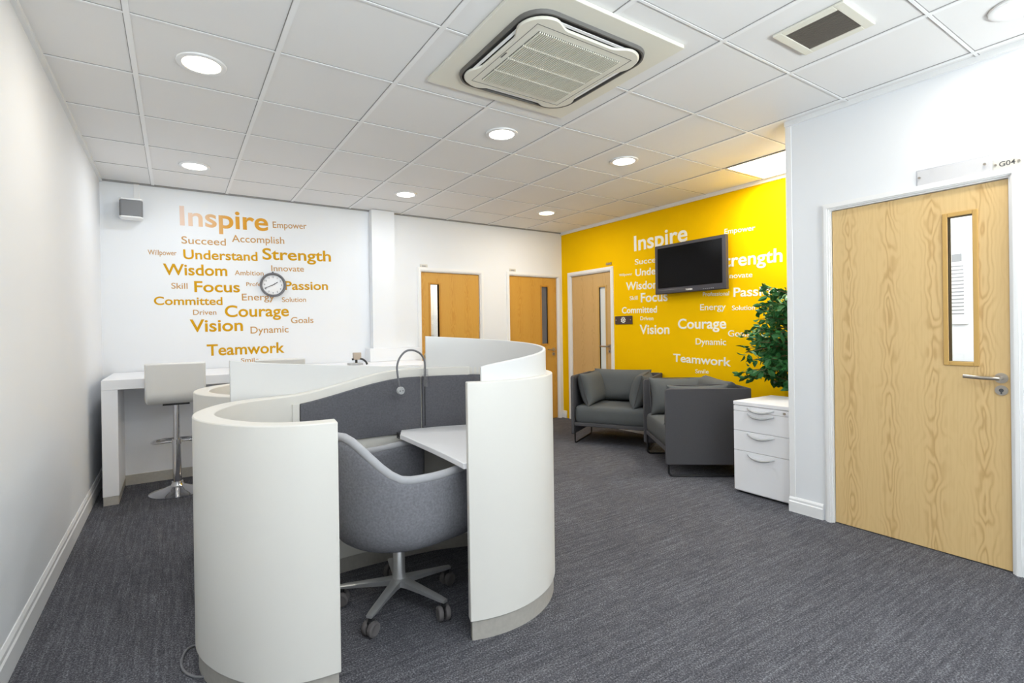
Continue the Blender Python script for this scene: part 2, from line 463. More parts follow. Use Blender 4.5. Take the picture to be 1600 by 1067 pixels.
# rooms seen through the vision panels
struct('wall_corridor', box(box(box(B(3.0, 1.3, 0, 5.6, 1.36, 2.4), 2.94, YB+.1, 0, 3.0, 1.36, 2.4), 4.27, YB+.1, 0, 4.33, 1.3, 2.4), 2.94, YB+.1, 2.4, 5.6, 1.36, 2.46), MW, 'white passage wall seen through the glazed slot of the first honey door')
area('corridor_lamp', (3.65, .6, 2.36), 14, .5, .5, col=(1, .98, .94))
bm = BM(); box(bm, XG+.1, -6.2, 0, 5.9, -6.14, 2.5); box(bm, 5.84, -6.2, 0, 5.9, YS-.1, 2.5); box(bm, XG+.1, -6.2, 2.5, 5.9, YS-.1, 2.56)
struct('wall_office', bm, MW, 'white office wall seen through the glazed slot of the large door')
area('office_lamp', (5.0, -4.7, 2.46), 32, .6, .6, col=(.97, .99, 1))
bm = BM(); box(bm, 6.7, -1.9, 0, 6.76, .1, 2.4); box(bm, XY+.1, -1.96, 0, 6.76, -1.9, 2.4); box(bm, XY+.1, .04, 0, 6.76, .1, 2.4); box(bm, XY+.1, -1.96, 2.4, 6.76, .1, 2.46)
struct('wall_store', bm, MW, 'white room wall behind the tan door')
area('store_lamp', (6.1, -.8, 2.36), 24, .5, .5, col=(.97, .99, 1))

# ------------------------------------------------------------------ doors
def lever(parent, swap, hx, face, z, sg, m=MSAT):
    """lever handle; hx = rose position along the leaf, sg = direction of the lever along it; face = (plane, outward sign)"""
    at, s = face
    def P(u, o, zz): return (at+s*o, u, zz) if swap else (u, at+s*o, zz)
    def disc(u, zz, r, o0, o1):
        bm = BM()
        tube(bm, [P(u, o0, zz), P(u, o1, zz)], r, 20); return bm
    bm = disc(hx, z, .026, 0, .009)
    tube(bm, [P(hx, .009, z), P(hx, .045, z)], .010, 12)
    tube(bm, smoothpath([P(hx, .045, z), P(hx+sg*.02, .052, z), P(hx+sg*.07, .052, z), P(hx+sg*.135, .050, z+.004)], 5), .0095, 12)
    h = obj('handle', bm, m, parent, True)
    h['label'] = 'satin steel lever handle'
    bm = disc(hx, z-.062, .025, 0, .007)
    k = obj('lock', bm, m, parent, True)
    bm = BM(); tube(bm, [P(hx, .006, z-.062), P(hx, .009, z-.062)], .009, 14)
    box(bm, *P(hx-.003, .006, z-.08), *P(hx+.003, .0095, z-.062))
    obj('keyhole', bm, MDINK, k)
def door(name, swap, u0, u1, zt, plane, s, wth, gl, leafm, lipm, glassm, label, hand, rec=.02, archw=.055):
    """leaf between u0, u1 set back from the wall face by rec; s = outward sign (towards the room)"""
    lf0 = plane - s*rec; lf1 = plane - s*(rec+.044)
    lo, hi = min(lf0, lf1), max(lf0, lf1)
    bm = BM()
    def bx(b_, ua, ub, za, zb, pa, pb):
        pa, pb = min(pa, pb), max(pa, pb)
        if swap: box(b_, pa, ua, za, pb, ub, zb)
        else: box(b_, ua, pa, za, ub, pb, zb)
    a, b_, c, d = gl
    bx(bm, u0, a, .006, zt, lo, hi); bx(bm, b_, u1, .006, zt, lo, hi); bx(bm, a, b_, .006, c, lo, hi); bx(bm, a, b_, d, zt, lo, hi)
    bmesh.ops.remove_doubles(bm, verts=bm.verts, dist=1e-5)
    o = struct(name, bm, leafm, label)
    bm = BM()
    w = .022
    for ua, ub, za, zb in ((a-w, a, c-w, d+w), (b_, b_+w, c-w, d+w), (a, b_, c-w, c), (a, b_, d, d+w)):
        bx(bm, ua, ub, za, zb, lf0+s*.008, lf1-s*.008)
    obj('glazing_bead', bm, lipm, o, bevel=.003)
    bm = BM(); mid = (lf0+lf1)/2; bx(bm, a, b_, c, d, mid-.004, mid+.004)
    obj('vision_panel', bm, glassm, o)
    # lining and architrave
    bm = BM(); back = plane - s*(wth+.002)
    g_ = .004
    bx(bm, u0-.03, u0-g_, 0, zt+.03, plane+s*.002, back); bx(bm, u1+g_, u1+.03, 0, zt+.03, plane+s*.002, back); bx(bm, u0-g_, u1+g_, zt+g_, zt+.03, plane+s*.002, back)
    for k, (w0, w1, t) in enumerate(((.012, archw, .012), (.020, archw-.012, .019))):
        bx(bm, u0-w1, u0-w0, 0, zt+w1, plane, plane+s*t); bx(bm, u1+w0, u1+w1, 0, zt+w1, plane, plane+s*t); bx(bm, u0-w0, u1+w0, zt+w0, zt+w1, plane, plane+s*t)
    obj('door_frame', bm, MTRIM, o)
    if hand: lever(o, swap, hand[0], (lf0, s), hand[1], hand[2])
    return o
dG = door('door_1', True, -4.9, -4.095, 1.976, XG, -1, .1, (-4.764, -4.663, 1.052, 1.828), MDOORF, MLIP, MGLASS,
     'large pale ash veneered door with narrow glazed slot', (-4.868, .975, 1), rec=.012, archw=.05)
d1 = door('door_2', False, 3.255, 4.062, 1.97, YB, -1, .1, (3.38, 3.495, .9, 1.828), MDOORB, MLIPB, MGLASS,
     'honey wood door with bright glazed slot on the far wall, the one nearer the column', (3.31, .97, 1))
d2 = door('door_3', False, 4.53, 5.337, 1.982, YB, -1, .1, (5.075, 5.18, 1.06, 1.856), MDOORB, MLIPB, MSMOKE,
     'honey wood door with dark grey glazed slot in the far corner', (5.275, .975, -1))
d3 = door('door_4', True, -1.005, -.25, 1.985, XY, -1, .1, (-.90, -.785, .7, 1.797), MDOORY, MLIP, MFROST,
     'tan wood door with white glazed slot set in the yellow wall', (-.965, 1.03, 1), archw=.06)

# notices seen through slots
nt = thing('notice_board', 'white paper notice seen through the slot of the large pale door', 'notice', (5.838, -4.28, 1.55))
obj('sheet', B(-.012, -.062, -.30, 0, .3, .36), MPAPER, nt, bevel=.004)
bm = BM()
for k in range(14):
    z = .14-.028*k
    box(bm, -.0135, -.04, z, -.0125, .28, z+.010)
for a in (-.03, .06, .16): box(bm, -.0135, a, .18, -.0125, a+.06, .24)
obj('print', bm, MINK, nt)
pf = thing('picture_frame', 'small framed picture glimpsed through the slot of the first honey door', 'picture', (3.83, 1.29, 1.5))
obj('frame', B(-.3, -.02, -.3, .2, 0, .32), mat('frame_white', (230, 228, 220), .5), pf)
obj('image', B(-.26, -.025, -.26, .16, -.02, .28), mat('picture_print', (222, 190, 170), .7, noise=.4, nscale=7), pf)

# ------------------------------------------------------------------ ceiling fittings
def downlight(x, y, warm, power, label):
    t = thing('downlight', label, 'ceiling light', (x, y, H), 0, 'round recessed ceiling downlights')
    bm = BM(); lathe(bm, [(.086, -.001), (.088, -.004), (.104, -.006), (.112, -.003), (.114, .004), (.086, .004)], 40)
    obj('trim_ring', bm, MTRIM, t, True)
    bm = BM(); lathe(bm, [(0, -.002), (.087, -.002), (.087, .003), (0, .003)], 40)
    obj('diffuser', bm, MLAMPW if warm else MLAMPON, t)
    l = area('downlight_lamp', (x, y, H-.012), power, .17, col=(1, .93, .82) if warm else (.92, .965, 1), disk=True)
    return t
PW = 7.0
downlight(.889, -2.69, True, PW*.85, 'round downlight above the left of the room, the largest in the photo')
downlight(.908, -.861, False, PW*.85, 'round downlight near the far left corner above the wall speaker')
downlight(2.705, -2.694, False, PW, 'round downlight just beyond the ceiling air unit')
downlight(2.72, -.905, False, PW, 'round downlight in front of the white column')
downlight(3.881, -2.724, False, PW*1.4, 'round downlight between the air unit and the lit ceiling panel')
downlight(4.461, -.955, True, PW*1.5, 'round downlight near the yellow corner above the tan door')
downlight(3.871, -5.046, True, PW*.8, 'round downlight above the large pale door, half outside the photo')
for (x, y) in ((.9, -5.2), (2.1, -6.3), (.9, -7.2), (3.3, -7.2)):
    downlight(x, y, False, PW, 'round downlight behind the viewpoint')
pl = thing('ceiling_panel_light', 'bright square ceiling light panel above the alcove', 'ceiling light', (5.1, -3.32, H))
obj('diffuser', B(-.3, -.27, -.002, .26, .27, .005), MPANELON, pl)
bm = BM()
for a in ((-.312, -.282, -.3, .282), (.26, -.282, .272, .282), (-.3, -.282, .26, -.27), (-.3, .27, .26, .282)): box(bm, a[0], a[1], -.004, a[2], a[3], .005)
obj('frame', bm, MTRIM, pl)
area('panel_lamp', (5.08, -3.32, H-.015), 19, .52, .5, col=(1, .98, .92))

# cassette air unit
ac = thing('ceiling_air_conditioner', 'large cream ceiling cassette air conditioner with square grille', 'air conditioner', (2.4, -3.61, H))
def rsq(hw, r, n=8):
    out = []
    for cx, cy, a in ((1, 1, 0), (-1, 1, 90), (-1, -1, 180), (1, -1, 270)):
        for k in range(n+1):
            t = math.radians(a+90*k/n); out.append((cx*(hw-r)+r*math.cos(t), cy*(hw-r)+r*math.sin(t)))
    return out
bm = BM(); prism(bm, rsq(.47, .008, 2), -.014, .004); obj('surround', bm, MAC, ac, bevel=.003)
def loft(bm, loops, capA=True, capB=True):
    R_ = [[bm.verts.new(p) for p in l] for l in loops]
    n = len(R_[0])
    for a, b in zip(R_, R_[1:]):
        for k in range(n): bm.faces.new((a[k], a[(k+1) % n], b[(k+1) % n], b[k]))
    if capA: bm.faces.new(R_[0][::-1])
    if capB: bm.faces.new(R_[-1])
    return bm
def z_(poly, z): return [(x, y, z) for x, y in poly]
bm = BM(); loft(bm, [z_(rsq(.374, .125), -.010), z_(rsq(.370, .125), -.030), z_(rsq(.362, .12), -.030), z_(rsq(.362, .12), -.010)]); obj('slot_ring', bm, MACG, ac, True)
# recess between ring and face: dark openings along the four sides
bm = BM(); loft(bm, [z_(rsq(.3615, .12), -.0135), z_(rsq(.3615, .12), -.018)]); obj('outlet_throat', bm, MACD, ac)
def face_outline(n=12):
    # sides drawn in between the corners so the outlets open up
    base = rsq(.352, .118, 8); out = []
    m = len(base)
    for i in range(m):
        p = base[i]; q = base[(i+1) % m]; out.append(p)
        L_ = math.dist(p, q)
        if L_ > .2:
            dx, dy = (q[0]-p[0])/L_, (q[1]-p[1])/L_; nx, ny = dy, -dx     # outward
            for k in range(1, 24):
                t = k/24; e = min(t, 1-t)*L_
                q_ = max(0, min(1, e/.10)); ins = .038*(3*q_**2-2*q_**3)
                out.append((p[0]+dx*t*L_-nx*ins, p[1]+dy*t*L_-ny*ins))
    return out
fo = face_outline()
bm = BM(); loft(bm, [z_([(x*.97, y*.97) for x, y in fo], -.022), z_(fo, -.028), z_(fo, -.032), z_([(x*.985, y*.985) for x, y in fo], -.038)]); obj('face_panel', bm, MAC, ac, True)
for k in range(4):
    Mr = Matrix.Rotation(PI/2*k, 4, 'Z')
    bm = BM(); box(bm, -.2, .324, -.030, .2, .340, -.027); xform(bm, Mr); obj('louvre', bm, MGRID, ac)
gs = .252
bm = BM()
ng = 44
for k in range(ng):
    x = -gs+2*gs*(k+.5)/ng; box(bm, x-.0025, -gs, -.046, x+.0025, gs, -.0385)
for k in (-1, 0, 1): box(bm, -gs, k*gs/2-.003, -.0462, gs, k*gs/2+.003, -.0385)
gr = obj('intake_grille', bm, MAC, ac); 
bm = BM(); box(bm, -gs, -gs, -.0392, gs, gs, -.0375); obj('grille_back', bm, MACD, ac)
bm = BM(); 
for a in ((-.292, -.292, .292, -.2895), (-.292, .2895, .292, .292), (-.292, -.292, -.2895, .292), (.2895, -.292, .292, .292)): box(bm, a[0], a[1], -.0390, a[2], a[3], -.0375)
obj('panel_seam', bm, MACG, ac)
bm = B(0, -.0006, 0, .05, 0, .008); xform(bm, Matrix.Translation((-.285, -.03, -.0386)) @ Matrix.Rotation(PI/2, 4, 'Z') @ Matrix.Rotation(PI/2, 4, 'X')); obj('maker_mark', bm, MACG, ac)

vt = thing('ceiling_vent', 'small square ceiling vent with dark slatted grille', 'vent', (3.31, -4.5, H))
bm = BM()
o_, i_ = .152, .112
for a in ((-o_, -o_, o_, -i_), (-o_, i_, o_, o_), (-o_, -i_, -i_, i_), (i_, -i_, o_, i_)): box(bm, a[0], a[1], -.008, a[2], a[3], .004)
obj('frame', bm, MAC, vt, bevel=.003)
obj('backing', B(-i_, -i_, -.001, i_, i_, .004), MACD, vt)
bm = BM()
for k in range(18):
    y = -i_+2*i_*(k+.5)/18; box(bm, y-.0035, -i_, -.006, y+.0035, i_, -.003)
obj('slats', bm, MGRIL, vt)

# ------------------------------------------------------------------ lettering
WHITE = [
    ('Inspire', 0.808, 2.288, 1.572, 2.304, 0.184),
    ('Empower', 1.616, 2.339, 1.946, 2.358, 0.064),
    ('Succeed', 0.818, 2.115, 1.187, 2.123, 0.068),
    ('Accomplish', 1.240, 2.164, 1.723, 2.183, 0.069),
    ('Willpower', 0.556, 1.991, 0.777, 1.999, 0.046),
    ('Understand', 0.832, 1.971, 1.468, 1.991, 0.091),
    ('Strength', 1.514, 2.010, 2.195, 2.030, 0.116),
    ('Wisdom', 0.671, 1.814, 1.196, 1.827, 0.106),
    ('Ambition', 1.260, 1.838, 1.521, 1.846, 0.047),
    ('Innovate', 1.595, 1.895, 1.913, 1.905, 0.059),
    ('Skill', 0.732, 1.687, 0.861, 1.689, 0.054),
    ('Focus', 0.916, 1.662, 1.304, 1.671, 0.105),
    ('Professional', 1.362, 1.733, 1.659, 1.743, 0.038),
    ('Passion', 1.720, 1.708, 2.158, 1.720, 0.091),
    ('Committed', 0.596, 1.534, 1.150, 1.542, 0.077),
    ('Energy', 1.321, 1.588, 1.621, 1.598, 0.068),
    ('Solution', 1.692, 1.579, 1.929, 1.586, 0.050),
    ('Driven', 0.903, 1.443, 1.096, 1.446, 0.048),
    ('Courage', 1.169, 1.425, 1.757, 1.435, 0.114),
    ('Vision', 0.875, 1.282, 1.326, 1.288, 0.119),
    ('Goals', 1.776, 1.360, 2.001, 1.363, 0.063),
    ('Dynamic', 1.394, 1.259, 1.751, 1.266, 0.068),
    ('Teamwork', 1.011, 1.051, 1.709, 1.058, 0.110),
    ('Smile', 1.303, 0.975, 1.466, 0.975, 0.040),
]
YEL = [
    ('Inspire', -1.412, 2.186, -2.163, 2.195, 0.183),
    ('Empower', -2.598, 2.190, -2.918, 2.174, 0.051),
    ('Succeed', -1.420, 2.020, -1.870, 2.008, 0.065),
    ('Willpower', -1.163, 1.905, -1.375, 1.902, 0.031),
    ('Understand', -1.426, 1.884, -2.084, 1.866, 0.084),
    ('Strength', -2.508, 1.861, -3.171, 1.846, 0.128),
    ('Wisdom', -1.270, 1.727, -1.795, 1.710, 0.097),
    ('Innovate', -2.581, 1.744, -2.885, 1.731, 0.049),
    ('Skill', -1.332, 1.599, -1.455, 1.599, 0.048),
    ('Focus', -1.504, 1.566, -1.892, 1.561, 0.109),
    ('Professional', -2.343, 1.582, -2.640, 1.572, 0.041),
    ('Passion', -2.688, 1.554, -3.134, 1.545, 0.091),
    ('Committed', -1.200, 1.444, -1.739, 1.435, 0.078),
    ('Energy', -2.309, 1.436, -2.602, 1.431, 0.064),
    ('Solution', -2.670, 1.421, -2.905, 1.416, 0.046),
    ('Driven', -1.492, 1.352, -1.685, 1.347, 0.045),
    ('Courage', -2.027, 1.246, -2.605, 1.241, 0.109),
    ('Vision', -1.481, 1.189, -1.911, 1.188, 0.112),
    ('Goals', -2.624, 1.162, -2.853, 1.158, 0.061),
    ('Dynamic', -2.248, 1.075, -2.601, 1.073, 0.065),
    ('Teamwork', -1.957, 0.882, -2.649, 0.863, 0.088),
    ('Smile', -2.241, 0.769, -2.399, 0.774, 0.042),
]
BIG = {'Inspire', 'Strength', 'Wisdom', 'Focus', 'Courage', 'Vision', 'Teamwork', 'Understand', 'Passion', 'Committed'}
def words(tab, white):
    for w, a0, z0, a1, z1, cap in tab:
        bold = .017 if w in BIG else .005
        L_ = math.hypot(a1-a0, z1-z0); bm = fit_text(w, L_, cap, bold)
        tilt = math.atan2(z1-z0, abs(a1-a0))
        if white:
            m = MGOLD if w in BIG else MGOLDB
            if w == 'Inspire': m = MINSP
            xform(bm, Matrix.Rotation(-tilt, 4, 'Y'))
            o = obj('wall_word', bm, m); o.location = (a0, YB-.0005, z0)
            tag(o, 'gold vinyl word %s lettered on the white far wall' % w, 'lettering', 'gold words on the white wall')
        else:
            xform(bm, Matrix.Rotation(-PI/2, 4, 'Z') @ Matrix.Rotation(-tilt, 4, 'Y'))
            o = obj('wall_word', bm, MWVIN); o.location = (XY-.0005, a0, z0)
            tag(o, 'white vinyl word %s lettered on the yellow wall' % w, 'lettering', 'white words on the yellow wall')
# the word Inspire is faded towards its first letters
MINSP = bpy.data.materials.new('faded_gold_vinyl'); MINSP.use_nodes = True
N = MINSP.node_tree.nodes; Lk = MINSP.node_tree.links; bs = N['Principled BSDF']
tc = N.new('ShaderNodeTexCoord'); sp = N.new('ShaderNodeSeparateXYZ'); cr = N.new('ShaderNodeValToRGB')
Lk.new(tc.outputs['Object'], sp.inputs[0]); Lk.new(sp.outputs['X'], cr.inputs[0])
cr.color_ramp.elements[0].position = .02; cr.color_ramp.elements[0].color = lin((226, 196, 176))
cr.color_ramp.elements[1].position = .42; cr.color_ramp.elements[1].color = lin((222, 156, 20))
e = cr.color_ramp.elements.new(.2); e.color = lin((224, 184, 140))
Lk.new(cr.outputs[0], bs.inputs['Base Color']); bs.inputs['Roughness'].default_value = .4
words(WHITE, True); words(YEL, False)

# ------------------------------------------------------------------ wall things
ck = thing('wall_clock', 'round grey rimmed wall clock hung over the gold lettering', 'clock', (1.606, YB, 1.752))
RX = Matrix.Rotation(PI/2, 4, 'X')
bm = BM(); lathe(bm, [(.100, 0), (.122, 0), (.124, .030), (.116, .040), (.106, .036), (.104, .018), (.100, .018)], 48, RX); obj('rim', bm, MCLK, ck, True)
bm = BM(); lathe(bm, [(0, .004), (.106, .004), (.106, .018), (0, .018)], 48, RX); obj('dial', bm, MFACE, ck)
bm = BM()
for k in range(12):
    a = PI/2 - 2*PI*(k+1)/12
    t = text_bm(str(k+1), .01); xs = [v.co.x for v in t.verts]; s = .024
    for v in t.verts: v.co = Vector(((v.co.x-(min(xs)+max(xs))/2)*s + .080*math.cos(a), -.0188, (v.co.y-.35)*s + .080*math.sin(a)))
    me = bpy.data.meshes.new('t'); t.to_mesh(me); t.free(); bm.from_mesh(me); bpy.data.meshes.remove(me)
obj('dial_lettering', bm, MDINK, ck)
def hand(nm, ang, ln, w, o_):
    bm = BM(); Mh = Matrix.Translation((0, -o_, 0)) @ Matrix.Rotation(math.radians(ang), 4, 'Y')
    box(bm, -w/2, -.001, -.018, w/2, .001, ln, Mh); obj(nm, bm, MBLKPL, ck)
hand('hour_hand', 57, .052, .007, .021); hand('minute_hand', 245, .088, .005, .024)
bm = BM(); box(bm, -.006, -.02, .118, .006, 0, .135); obj('hanger', bm, MBLKPL, ck)

sk = thing('wall_speaker', 'grey fronted white speaker high in the far left corner', 'speaker', (.445, YB, 2.37))
bm = BM(); prism(bm, [(-.07, -.17), (-.085, -.14), (-.075, -.03), (.075, -.03), (.085, -.14), (.07, -.17)], -.07, .07); obj('body', bm, MSPKG, sk, bevel=.006)
for nm, z in (('top_cap', .07), ('bottom_cap', -.085)):
    bm = BM(); prism(bm, [(-.071, -.172), (-.087, -.141), (-.077, -.025), (.077, -.025), (.087, -.141), (.071, -.172)], z, z+.015); obj(nm, bm, MTRIM, sk, bevel=.005)
bm = BM(); box(bm, .012, -.014, -.02, .055, 0, .248); box(bm, .02, -.04, -.02, .05, 0, .02); obj('bracket', bm, MTRIM, sk, bevel=.002)

tv = thing('wall_television', 'black flat television mounted on the yellow wall', 'television', (XY, -2.24, 1.9))
bm = BM(); box(bm, -.10, -.438, -.27, -.055, .438, .272); obj('body', bm, MTVB, tv, bevel=.008)
bm = BM(); box(bm, -.1025, -.395, -.205, -.099, .395, .238); obj('screen', bm, MTVS, tv)
bm = BM(); box(bm, -.104, -.395, -.262, -.0995, .395, -.225); obj('speaker_strip', bm, MTVB, tv, bevel=.002)
bm = BM(); box(bm, -.056, -.2, -.2, -.02, .2, .18); obj('rear_housing', bm, MBLKPL, tv, bevel=.01)
bm = BM(); box(bm, -.03, -.11, -.11, 0, .11, .11); box(bm, -.012, -.16, -.05, 0, .16, .05); obj('wall_mount', bm, MBLACK, tv)
bm = fit_text('TOSHIBA', .085, .016, .02, .001); xform(bm, Matrix.Translation((-.1045, .03, -.228)) @ Matrix.Rotation(-PI/2, 4, 'Z')); xform(bm, Matrix.Translation((0, 0, -.02))); obj('maker_mark', bm, MWVIN, tv)
bm = BM()
for k in range(6): box(bm, -.1048, -.30+.022*k, -.25, -.1035, -.29+.022*k, -.247)
obj('buttons', bm, MGREYP, tv)

sg = thing('wall_sign', 'small dark plaque with pale round emblem on the yellow wall beside the tan door', 'sign', (XY, -1.232, 1.36))
bm = BM(); box(bm, -.012, -.14, -.05, 0, .14, .05); obj('plate', bm, MSIGN, sg, bevel=.002)
for s in (-1, 1):
    bm = BM(); tube(bm, [(-.011, s*.118, 0), (-.018, s*.118, 0)], .007, 12); obj('screw', bm, MSAT, sg)
bm = BM()
for k in range(9):
    a = 2*PI*k/9; tube(bm, [(-.0135, .026*math.cos(a), .026*math.sin(a)), (-.0135, .037*math.cos(a+.3), .037*math.sin(a+.3))], .006, 8)
tube(bm, [(-.0130, .024*math.cos(2*PI*k/20), .024*math.sin(2*PI*k/20)) for k in range(20)], .003, 6, closed=True)
box(bm, -.0140, -.010, -.012, -.0120, .010, .010)
obj('emblem', bm, MWVIN, sg)

sp_ = thing('name_board', 'clear acrylic strip with two screws above the large pale door, left of its G04 plate', 'sign', (XG, -4.685, 2.068))
obj('acrylic', B(-.010, -.151, -.043, -.001, .151, .043), MACRYL, sp_, bevel=.002)
obj('card', B(-.0012, -.147, -.04, -.0002, .147, .04), MPAPER, sp_)
for s in (-1, 1):
    bm = BM(); tube(bm, [(-.009, s*.135, 0), (-.016, s*.135, 0)], .006, 14); obj('screw', bm, MSAT, sp_)
def number_plate(loc, swap, txt, label, w=.105, h=.058, pm=None):
    t = thing('number_plate', label, 'sign', loc, -PI/2 if swap else 0, 'room number plates above the doors')
    obj('plate', B(-w/2, -.007, -h/2, w/2, 0, h/2), pm or MPLATE, t, bevel=.002)
    if txt:
        bm = fit_text(txt, w*.56, h*.42, .01, .001); xform(bm, Matrix.Translation((-w*.28, -.0068, -h*.2)))
    else: bm = B(-w*.27, -.0078, -h*.17, w*.27, -.0068, h*.17)      # too small in the photo to read
    obj('number', bm, MDINK if txt else MINK, t)
    for s in (-1, 1):
        bm = BM(); tube(bm, [(s*w*.40, -.006, 0), (s*w*.40, -.012, 0)], .0055, 12); obj('screw', bm, MSAT, t)
number_plate((XG, -4.902, 2.052), True, 'G04', 'small room plate reading G04 above the large pale door')
number_plate((3.285, YB, 2.04), False, None, 'small number plate above the honey door near the column', .1, .045)
number_plate((4.575, YB, 2.055), False, None, 'small number plate above the honey door in the far corner', .1, .045)
number_plate((XY, -.99, 2.082), True, None, 'small clear number plate above the tan door in the yellow wall', .1, .04, MACRYL)

# ------------------------------------------------------------------ curved work pod
pod = thing('curved_work_pod', 'white curved double booth workstation with grey fabric back on steel plinths', 'workstation', (1.58, -2.96, 0))
OX, OY = 1.58, -2.96
def loc(path): return [(p[0]-OX, p[1]-OY) for p in path]
LO, HI, PL = .945, 1.045, .078
def sstep(a, b, x):
    t = max(0, min(1, (x-a)/(b-a))); return t*t*(3-2*t)
left = [tuple(p)[:2] for p in smoothpath([(x, y, 0) for x, y in ((1.232,-3.852),(1.10,-3.832),(.982,-3.755),(.890,-3.615),(.845,-3.45),(.870,-3.285),(.965,-3.115),(1.11,-3.022),(1.29,-2.985),(1.5,-2.962),(1.75,-2.965),(2.0,-2.990),(2.21,-3.055))], 10)]
hl = [LO + (HI-LO)*sstep(1.18, 1.86, p[0])*(1 if p[1] > -3.3 else 0) for p in left]
bm = ribbon(BM(), loc(left), .075, PL, hl); obj('curved_panel', bm, MPOD, pod, True, bevel=.004)
bm = ribbon(BM(), loc(left[1:-1]), .055, 0, PL+.002); obj('plinth', bm, MSTEEL, pod, True)['label'] = 'brushed steel plinth'
RC = (1.92, -3.42)
right = arc(*RC, .4675, -111, 62, 48)
bm = ribbon(BM(), loc(right), .045, PL, HI); obj('curved_panel', bm, MPOD, pod, True, bevel=.004)
bm = ribbon(BM(), loc(arc(*RC, .466, -110, 62, 48)), .032, 0, PL+.002); obj('plinth', bm, MSTEEL, pod, True)['label'] = 'brushed steel plinth'
# the second booth behind, mirrored
left2 = [tuple(p)[:2] for p in smoothpath([(x, y, 0) for x, y in ((1.26,-2.065),(1.13,-2.085),(1.01,-2.16),(.915,-2.29),(.872,-2.47),(.897,-2.635),(.985,-2.80),(1.12,-2.892),(1.31,-2.93),(1.5,-2.94))], 10)]
bm = ribbon(BM(), loc(left2), .075, PL, LO); obj('curved_panel', bm, MPOD, pod, True, bevel=.004)
bm = ribbon(BM(), loc(left2[1:-1]), .055, 0, PL+.002); obj('plinth', bm, MSTEEL, pod, True)
RC2 = (1.92, -2.50)
bm = ribbon(BM(), loc(arc(*RC2, .4675, -62, 111, 48)), .045, PL, LO); obj('curved_panel', bm, MPOD, pod, True, bevel=.004)
bm = ribbon(BM(), loc(arc(*RC2, .466, -62, 110, 48)), .032, 0, PL+.002); obj('plinth', bm, MSTEEL, pod, True)
# screens standing on the rim
sl = [tuple(p)[:2] for p in smoothpath([(x, y, 0) for x, y in ((.972,-2.965),(1.12,-2.953),(1.3,-2.948),(1.5,-2.945),(1.75,-2.948),(1.95,-2.962))], 8)]
bm = ribbon(BM(), loc(sl), .02, .9, [1.130-.080*min(1, max(0, (p[0]-.972)/.978))**.75 for p in sl]); obj('upper_screen', bm, MPODSCR, pod, True, bevel=.003)
ang = [-103+186*k/60 for k in range(61)]
bm = ribbon(BM(), loc(arc(*RC, .452, -103, 83, 60)), .014, HI-.1, [1.104+.122*((a+103)/186)**.72 for a in ang]); obj('upper_screen', bm, MPODSCR, pod, True, bevel=.003)
# fabric back panels inside the booth
def inner(x0, x1, off, n=24):
    out = []
    seg = [p for p in left if p[1] > -3.1 and p[0] > 1.0]
    for k in range(n+1):
        x = x0+(x1-x0)*k/n
        for a, b in zip(seg, seg[1:]):
            if a[0] <= x <= b[0]:
                t = (x-a[0])/(b[0]-a[0]); out.append((x, a[1]+(b[1]-a[1])*t - .0375 - off)); break
    return out
for x0, x1 in ((1.272, 1.917), (1.925, 2.12)):
    ip = inner(x0, x1, .009)
    if x1 > 2: ip += arc(*RC, .433, 52, 18, 10)
    ht = [LO+(HI-LO)*sstep(1.18, 1.86, p[0])-.045 for p in ip]
    bm = ribbon(BM(), loc(ip), .018, .69, ht); obj('fabric_panel', bm, MFAB, pod, True, bevel=.004)['label'] = 'dark grey fabric back panel'
bm = ribbon(BM(), loc(inner(1.235, 1.266, .006, 4)), .012, .3, .905); obj('edge_strip', bm, MPOD, pod)
# worktop filling the right end of the booth
poly = [(1.748, -3.135)] + [(1.752, -3.3), (1.7525, -3.5), (1.749, -3.7), (1.742, -3.845)] + arc(*RC, .444, -108, 50, 30) + inner(2.16, 1.80, .02, 8)
bm = prism(BM(), loc(poly), .688, .713); obj('worktop', bm, MPED, pod, bevel=.003)['label'] = 'white worktop with straight front edge'
bm = BM(); box(bm, 1.78-OX, -3.12-OY, .60, 2.2-OX, -3.10-OY, .69); obj('worktop_bracket', bm, MSTEEL, pod)
bm = BM(); box(bm, 1.742-OX, -3.135-OY, .69, 1.752-OX, -3.105-OY, .722); obj('cable_port', bm, MBLKPL, pod)

# gooseneck reading lamp clipped to the rim
gl = thing('gooseneck_lamp', 'slim grey gooseneck lamp curling over the pod rim', 'lamp', (1.93, -3.055, 1.0))
def lp(P): return [(a-1.93, b+3.055, c-1.0) for a, b, c in P]
bm = BM(); tube(bm, smoothpath(lp([(1.928,-3.062,.985),(1.930,-3.062,1.05),(1.924,-3.063,1.096),(1.899,-3.067,1.132),(1.852,-3.074,1.152),(1.808,-3.08,1.146),(1.772,-3.086,1.112),(1.756,-3.09,1.072),(1.757,-3.09,1.03),(1.764,-3.09,.978),(1.769,-3.09,.95)]), 6), .0055, 10); obj('flexible_neck', bm, MCLK, gl, True)
Mh = Matrix.Translation((1.771-1.93, -3.092+3.055, -.062)) @ Matrix.Rotation(math.radians(88), 4, 'X')
bm = lathe(BM(), [(0, -.004), (.018, -.004), (.021, .002), (.021, .014), (.012, .024), (0, .026)], 24, Mh @ Matrix.Rotation(PI, 4, 'X') @ Matrix.Translation((0, 0, -.012))); hd = obj('lamp_head', bm, MGREYP, gl, True)
bm = BM()
for a in (-.008, .008): tube(bm, [(a+1.771-1.93, -.037-.020, -.062), (a+1.771-1.93, -.037-.0175, -.062)], .0028, 8)
obj('led', bm, MBLKPL, hd)
